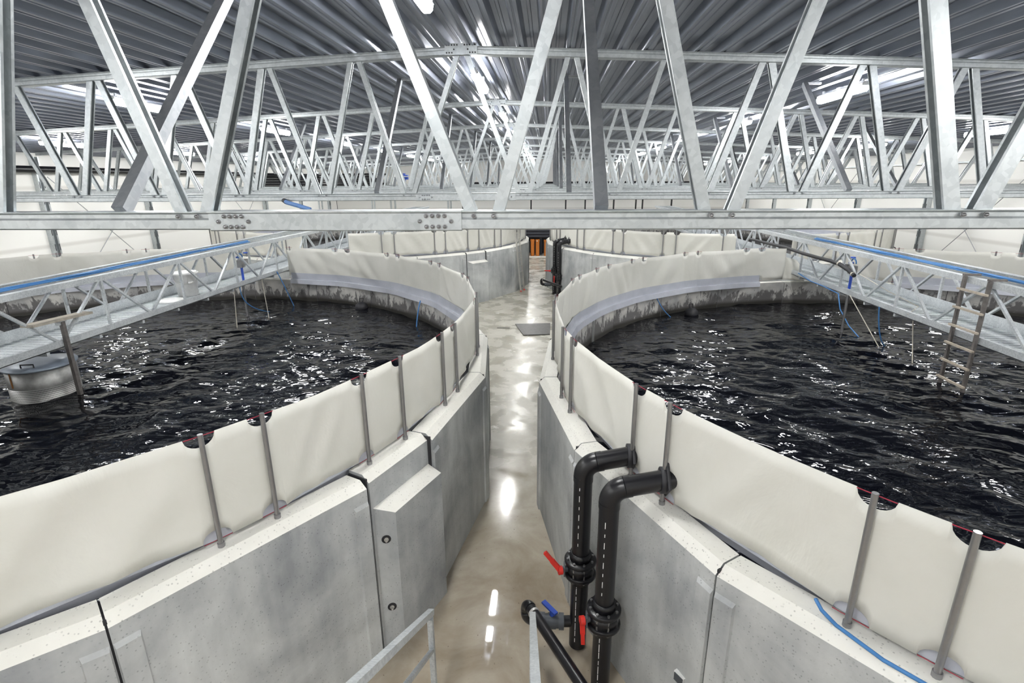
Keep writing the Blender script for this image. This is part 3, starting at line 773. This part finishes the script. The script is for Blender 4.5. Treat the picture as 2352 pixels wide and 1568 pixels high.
# ------------------------------------------------------------------ black risers with valves
def riser(x, y, zc, x_in, vz, lever, label, foot=0.0):
    TI = R_(12); ct_, st_ = math.cos(TI), math.sin(TI)
    r = .086
    e = empty('standpipe', (x, y, 0), label, 'pipe', 'black risers over the tank walls')
    b = MB(); b.tube([(x, y, foot), (x, y, vz-.11)], r, 24)
    if foot > 0: b.lathe([(0, foot-.05), (.05, foot-.04), (r, foot)], (x, y, 0), 24)
    lower = b.build('lower_pipe', e, M['hdpe'])
    b = MB(); b.mat(M['white'])
    for q in range(9): b.box((x-.035, y-r*.92, foot+.12+q*.085), (.006, .004, .045+.02*(q % 3)))
    b.build('printed_line', lower)
    R = .15
    b = MB(); b.tube([(x, y, vz+.11), (x, y, zc-R)], r, 24); up = b.build('upper_pipe', e, M['hdpe'])
    b = MB(); b.mat(M['white'])
    for q in range(8): b.box((x-.035, y-r*.92, vz+.3+q*.10), (.006, .004, .03+.03*(q % 2)))
    b.build('printed_line', up)
    b = MB(); AR = arc((x+R, y, zc-R), R, math.pi, math.pi/2+TI, 12, (1, 0, 0), (0, 0, 1)); b.tube(AR, r*1.06, 24); DI = Vector((ct_, .04, st_)); E0 = AR[-1]; EN = E0+DI*((x_in-E0.x)/ct_)
    b.tube([(x, y, zc-R-.05), (x, y, zc-R)], r*1.06, 24); b.tube([E0, E0+DI*.05], r*1.06, 24); b.build('elbow', e, M['hdpe'])
    b = MB(); b.tube([E0, EN+DI*.16], r, 24); b.build('inlet_pipe', e, M['hdpe'])
    b = MB(); b.lathe([(r, -.012), (.155, -.012), (.16, 0), (.155, .012), (r, .012)], EN, 4, False, 'x'); b.lathe([(r, -.03), (.11, -.03), (.11, .02), (r, .02)], EN-DI*.02, 24, True, 'x'); b.build('wall_collar', e, M['black'])
    # flanged butterfly valve
    v = MB()
    for dz in (-.095, .055): v.lathe([(r, dz), (.150, dz), (.155, dz+.008), (.155, dz+.034), (.150, dz+.040), (r, dz+.040)], (x, y, vz), 32)
    v.lathe([(r, -.05), (.135, -.05), (.14, 0), (.135, .05), (r, .05)], (x, y, vz), 32); v.lathe([(r, .095), (.105, .095), (.10, .17), (r, .17)], (x, y, vz), 24); v.lathe([(r, -.17), (.10, -.17), (.105, -.095), (r, -.095)], (x, y, vz), 24)
    va = v.build('valve', e, M['hdpe'])
    for k in range(8):
        a = 2*math.pi*(k+.3)/8; b = MB(); b.tube([(x+.127*math.cos(a), y+.127*math.sin(a), vz-.115), (x+.127*math.cos(a), y+.127*math.sin(a), vz+.112)], .013, 6); b.build('flange_bolt', va, M['steel'])
    hx, hy = x-.175, y-.06
    b = MB(); b.tube([(x-.10, y-.03, vz), (hx, hy, vz)], .03, 12); b.box((hx+.02, hy+.01, vz+.0), (.012, .10, .10)); b.build('valve_stem', va, M['dark_grey'])
    d = Vector(lever).normalized(); h0 = Vector((hx-.02, hy-.01, vz))
    b = MB(); b.tube([h0+Vector((.02, .005, 0)), h0-Vector((.02, .005, 0))], .042, 14); b.beam(h0, h0+d*.13, .045, .032, (0, 1, 0)); b.beam(h0+d*.12, h0+d*.235, .034, .034, (0, 1, 0)); b.build('lever', va, M['red'])
    return e
riser(.355, 4.36, 2.15, .79, 1.00, (-.62, .1, .75), 'black riser beside the blue-levered ball valve, its own red lever pointing up', .05)
riser(.545, 3.92, 2.17, 1.0, .84, (.05, -.1, -1), 'black riser closest to the camera, its red lever pointing down', 0)
riser(.30, 22.35, 2.235, .72, 1.0, (-.9, -.3, .1), 'black riser at the second right tank, its red lever sticking out sideways', 0)
riser(.47, 22.0, 2.215, .85, .80, (0, -.1, -1), 'black riser at the second right tank, its red lever hanging down', 0)
def branch(x, y, z, label, lab2):
    e = empty('drain_branch', (x, y, 0), label, 'pipe')
    b = MB(); b.tube([(x, y, z), (x-.10, y-.01, z)], .055, 16); b.build('stub_pipe', e, M['hdpe'])
    v = MB()
    for q0, q1, rr in ((.09, .14, .082), (.14, .17, .07), (.17, .25, .078), (.25, .28, .07), (.28, .33, .082)): v.tube([(x-q0, y-.01, z), (x-q1, y-.01, z)], rr, 14)
    va = v.build('ball_valve', e, M['dark_grey'])
    b = MB(); b.tube([(x-.21, y-.01, z+.05), (x-.21, y-.01, z+.12)], .025, 10); b.beam((x-.17, y-.05, z+.125), (x-.30, y+.09, z+.145), .05, .022); b.build('lever', va, M['blue'])
    u = MB(); c0 = Vector((x-.33, y-.01, z))
    p = [c0, c0+Vector((-.05, 0, 0))]+arc(c0+Vector((-.05, 0, .09)), .09, -math.pi/2, -math.pi, 8, (1, 0, 0), (0, 0, 1))
    top = p[-1]+Vector((0, 0, .04)); d = Vector((.50, -.86, 0)).normalized()
    p += [top]+arc(top+d*.09, .09, math.pi, math.pi/2, 8, d, (0, 0, 1))
    u.tube(p, .058, 16); u.build('return_bend', e, M['hdpe'])
    q0 = p[-1]; q1 = q0+d*1.5+Vector((0, 0, -.05)); b = MB(); b.tube([q0, q1], .052, 16); b.build('long_pipe', e, M['hdpe'])
    b = MB(); b.tube([q0+d*.06, q0+d*.085], .058, 16); b.build('clip', e, M['alu'])
branch(.30, 4.37, .32, 'black drain pipe with grey ball valve and blue lever, behind the stair rail', '')
branch(.22, 22.3, .42, 'black drain pipe at the foot of the risers at the second right tank', '')

# ------------------------------------------------------------------ stair rails, floor bits, rope at lower right
def stair_rail(p, lab, mid):
    d = Vector((-.03, .86, -.61)).normalized(); p = Vector(p); e = empty('stair_rail', (p.x, p.y, 0), lab, 'railing', 'galvanised stair rails at the lower edge')
    q = p-d*3.4
    b = MB(); b.beam(p, q, .05, .05); b.build('handrail', e, M['galv_walk'])
    b = MB(); b.box((p.x+.0, p.y-.05, p.z/2-.02), (.045, .045, p.z)); b.build('end_post', e, M['galv_walk'])
    b = MB(); b.box((q.x, q.y+.05, q.z/2), (.045, .045, q.z-.05)); b.build('upper_post', e, M['galv_walk'])
    if mid: b = MB(); b.beam(Vector((p.x, p.y-.05, p.z-.36)), Vector((q.x, q.y, q.z-.36)), .032, .032); b.build('mid_rail', e, M['galv_walk'])
stair_rail((-.95, 3.60, 1.10), 'galvanised stair rail with mid bar, beside the left tank', True)
stair_rail((-.09, 3.65, 1.07), 'galvanised stair rail in front of the black drain pipe', True)
b = MB(); b.add([(-1.06, 17.2, .006), (-.72, 15.85, .006), (.10, 16.0, .006), (.12, 17.35, .006), (-1.06, 17.2, .03), (-.72, 15.85, .03), (.10, 16.0, .03), (.12, 17.35, .03)],
             [(4, 5, 6, 7), (0, 1, 5, 4), (1, 2, 6, 5), (2, 3, 7, 6), (3, 0, 4, 7)])
tag(b.build('steel_plate', mat=M['plate']), 'dark wet steel plate lying on the aisle floor', 'plate')
b = MB(); b.box((-1.42, 16.75, .006), (.42, .05, .012)); tag(b.build('drain_slot', mat=M['plate']), 'short dark drain slot in the aisle floor beside the steel plate', 'drain')
pts = [(1.72, 2.86, 2.06), (1.72, 2.78, 2.05), (1.76, 2.68, 2.035), (1.90, 2.45, 2.03), (2.10, 2.24, 2.03), (2.34, 2.03, 2.03), (2.6, 1.84, 2.03)]
P = []
for i in range(len(pts)-1):
    for q in range(5): P.append(Vector(pts[i]).lerp(Vector(pts[i+1]), q/5))
tubething('rope', P, .012, 'cable', 'blue rope lying along the pale rim of the front right tank', 'rope')
def jbox():
    a = R_(-146.7); d = Vector((math.cos(a), math.sin(a), 0)); c = Vector((TR[0], TR[1], .78))+d*7.27
    Mr = Matrix.Rotation(a, 3, 'Z')
    b = MB(); b.box(c, (.06, .10, .09), Mr); o = b.build('junction_box', mat=M['white']); tag(o, 'small white junction box fixed on the front right tank wall', 'box')
    b = MB(); b.box(c+d*.032, (.012, .085, .07), Mr); b.build('cover', o, M['dark_grey'])
jbox()

# ------------------------------------------------------------------ far end of the aisle and hall
def far_end():
    e = empty('raised_black_tank', (-.5, 41, 0), 'black ribbed tank on black legs across the far end of the aisle', 'tank')
    cx, cy, r = -.5, 41.4, 6.6
    b = MB(); prof = [(r-.1, 1.12)]
    z = 1.12
    for q in range(5): prof += [(r, z+.02), (r, z+.12), (r-.05, z+.14), (r-.05, z+.18)]; z += .19
    prof += [(r, z), (r-.15, z)]; b.lathe(prof, (cx, cy, 0), 96); b.lathe([(0, 1.12), (r-.1, 1.12)], (cx, cy, 0), 64); b.build('shell', e, M['navy'])
    for k in range(28):
        a = 2*math.pi*k/28; b = MB(); b.tube([(cx+(r-.35)*math.cos(a), cy+(r-.35)*math.sin(a), 0), (cx+(r-.35)*math.cos(a), cy+(r-.35)*math.sin(a), 1.13)], .13, 12); b.build('leg', e, M['navy'])
    b = MB(); b.lathe([(r-1.2, 0), (r-1.2, 1.12)], (cx, cy, 0), 48); b.build('inner_skirt', e, M['navy'])
    for x, h, lab in ((-1.52, 1.07, 'orange drain pipe upright under the black tank, partly behind the left tanks'), (-.98, 1.06, 'orange drain pipe upright under the black tank, left one of the middle pair'),
                      (-.66, 1.06, 'orange drain pipe upright under the black tank, with a pale sticker'), (-.12, 1.02, 'orange drain pipe upright under the black tank, close to the right tanks')):
        b = MB(); b.tube([(x, 34.55, 0), (x, 34.55, h)], .12, 16); b.tube([(x, 34.55, h-.14), (x, 34.55, h)], .135, 16)
        o = tag(b.build('orange_pipe', mat=M['orange']), lab, 'pipe', 'orange pipes under the black tank')
        if 'sticker' in lab: b = MB(); b.box((x-.03, 34.41, h-.1), (.07, .01, .05)); b.build('sticker', o, M['white'])
    b = MB(); b.box((-1.30, 34.35, .11), (.24, .2, .22)); b.box((-1.36, 34.245, .12), (.06, .012, .05))
    tag(b.build('orange_box', mat=M['orange']), 'small orange box on the floor at the far end of the aisle', 'box')
    b = MB(); b.box((-.6, 33.9, .012), (3.2, .5, .024)); tag(b.build('pale_kerb', mat=M['concrete_top']), 'pale kerb strip on the floor in front of the black tank legs', 'kerb')
    # wide black ducts seen through the trusses
    for k in range(9):
        z = 3.95+.147*k
        b = MB(); b.tube([(-19.4+(k % 3)*.25, 35.6+.08*(k % 2), z), (-10.6-(k % 4)*.27, 35.6+.08*(k % 2), z)], .073, 10)
        o = b.build('black_pipe', mat=M['hdpe']); tag(o, 'long black pipe in the rack behind the left tanks, %s from the bottom' % ORD[k], 'pipe', 'black pipes stacked in the rack')
    e = empty('pipe_rack', (-15, 35.6, 0), 'steel rack holding the stacked black pipes behind the left tanks', 'rack')
    for x in (-19.0, -15.2, -11.6):
        for dy in (-.2, .28): b = MB(); b.box((x, 35.6+dy, 2.65), (.08, .08, 5.3)); b.build('upright', e, M['galv'])
        b = MB(); b.box((x, 35.64, 3.83), (.08, .5, .08)); b.build('arm', e, M['galv'])
    for k, (x0, x1, y, z, r) in enumerate(((-8.5, 8.5, 48.9, 4.43, .17), (2.5, 16.8, 49.5, 4.38, .17))):
        b = MB(); b.tube([(x0, y, z), (x1, y, z)], r, 14)
        for q in range(6): xx = x0+.8+(x1-x0-1.6)*q/5; b.box((xx, y, z/2-.1), (.12, .12, z-.2))
        o = b.build('duct_pipe', mat=M['hdpe']); tag(o, 'long black duct on stands crossing the far hall, '+('left of the ridge line' if k == 0 else 'right of the ridge line'), 'duct')
    b = MB(); b.tube([(XL+.42, 3, 5.17), (XL+.42, 48, 5.17)], .13, 14)
    for q in range(9): b.box((XL+.25, 5.2+q*SP, 5.17), (.4, .05, .05))
    tag(b.build('wall_duct', mat=M['hdpe']), 'black duct running along the left white wall', 'duct')
    b = MB(); b.box((XRW-.25, 25, 5.25), (.06, 44, .06)); tag(b.build('wall_rail', mat=M['galv']), 'thin galvanised rail along the right white wall', 'rail')
    # raised platform with pale railing
    e = empty('platform', (-9.6, 42, 0), 'raised platform with pale railing behind the left tanks', 'platform')
    b = MB(); b.box((-10.2, 43.4, 3.9), (5.0, 1.6, .1)); b.build('deck', e, M['galv'])
    for q in range(6):
        x = -12.6+q*.96; b = MB(); b.tube([(x, 42.7, 3.95), (x, 42.7, 5.05)], .03, 8); b.build('railing_post', e, M['white'])
    for z in (4.5, 5.05): b = MB(); b.tube([(-12.6, 42.7, z), (-7.8, 42.7, z)], .03, 8); b.build('railing_bar', e, M['white'])
    for x in (-12.5, -7.9):
        for y in (42.8, 44.0): b = MB(); b.box((x, y, 1.93), (.12, .12, 3.85)); b.build('support', e, M['galv'])
    b = MB(); b.tube([(-11.4, 43.2, 4.0), (-11.4, 43.2, 5.3)], .12, 12); b.box((-11.4, 43.2, 5.0), (.6, .3, .35)); tag(b.build('blue_pump', mat=M['blue']), 'blue pump on the raised platform with pale railing', 'pump')
    # boards against the right wall
    b = MB(); b.beam((16.2, 18.6, .06), (16.75, 18.6, 2.75), .6, .06, (0, 0, 1)); tag(b.build('board', mat=M['board']), 'brown board leaning at the right white wall', 'board')
far_end()
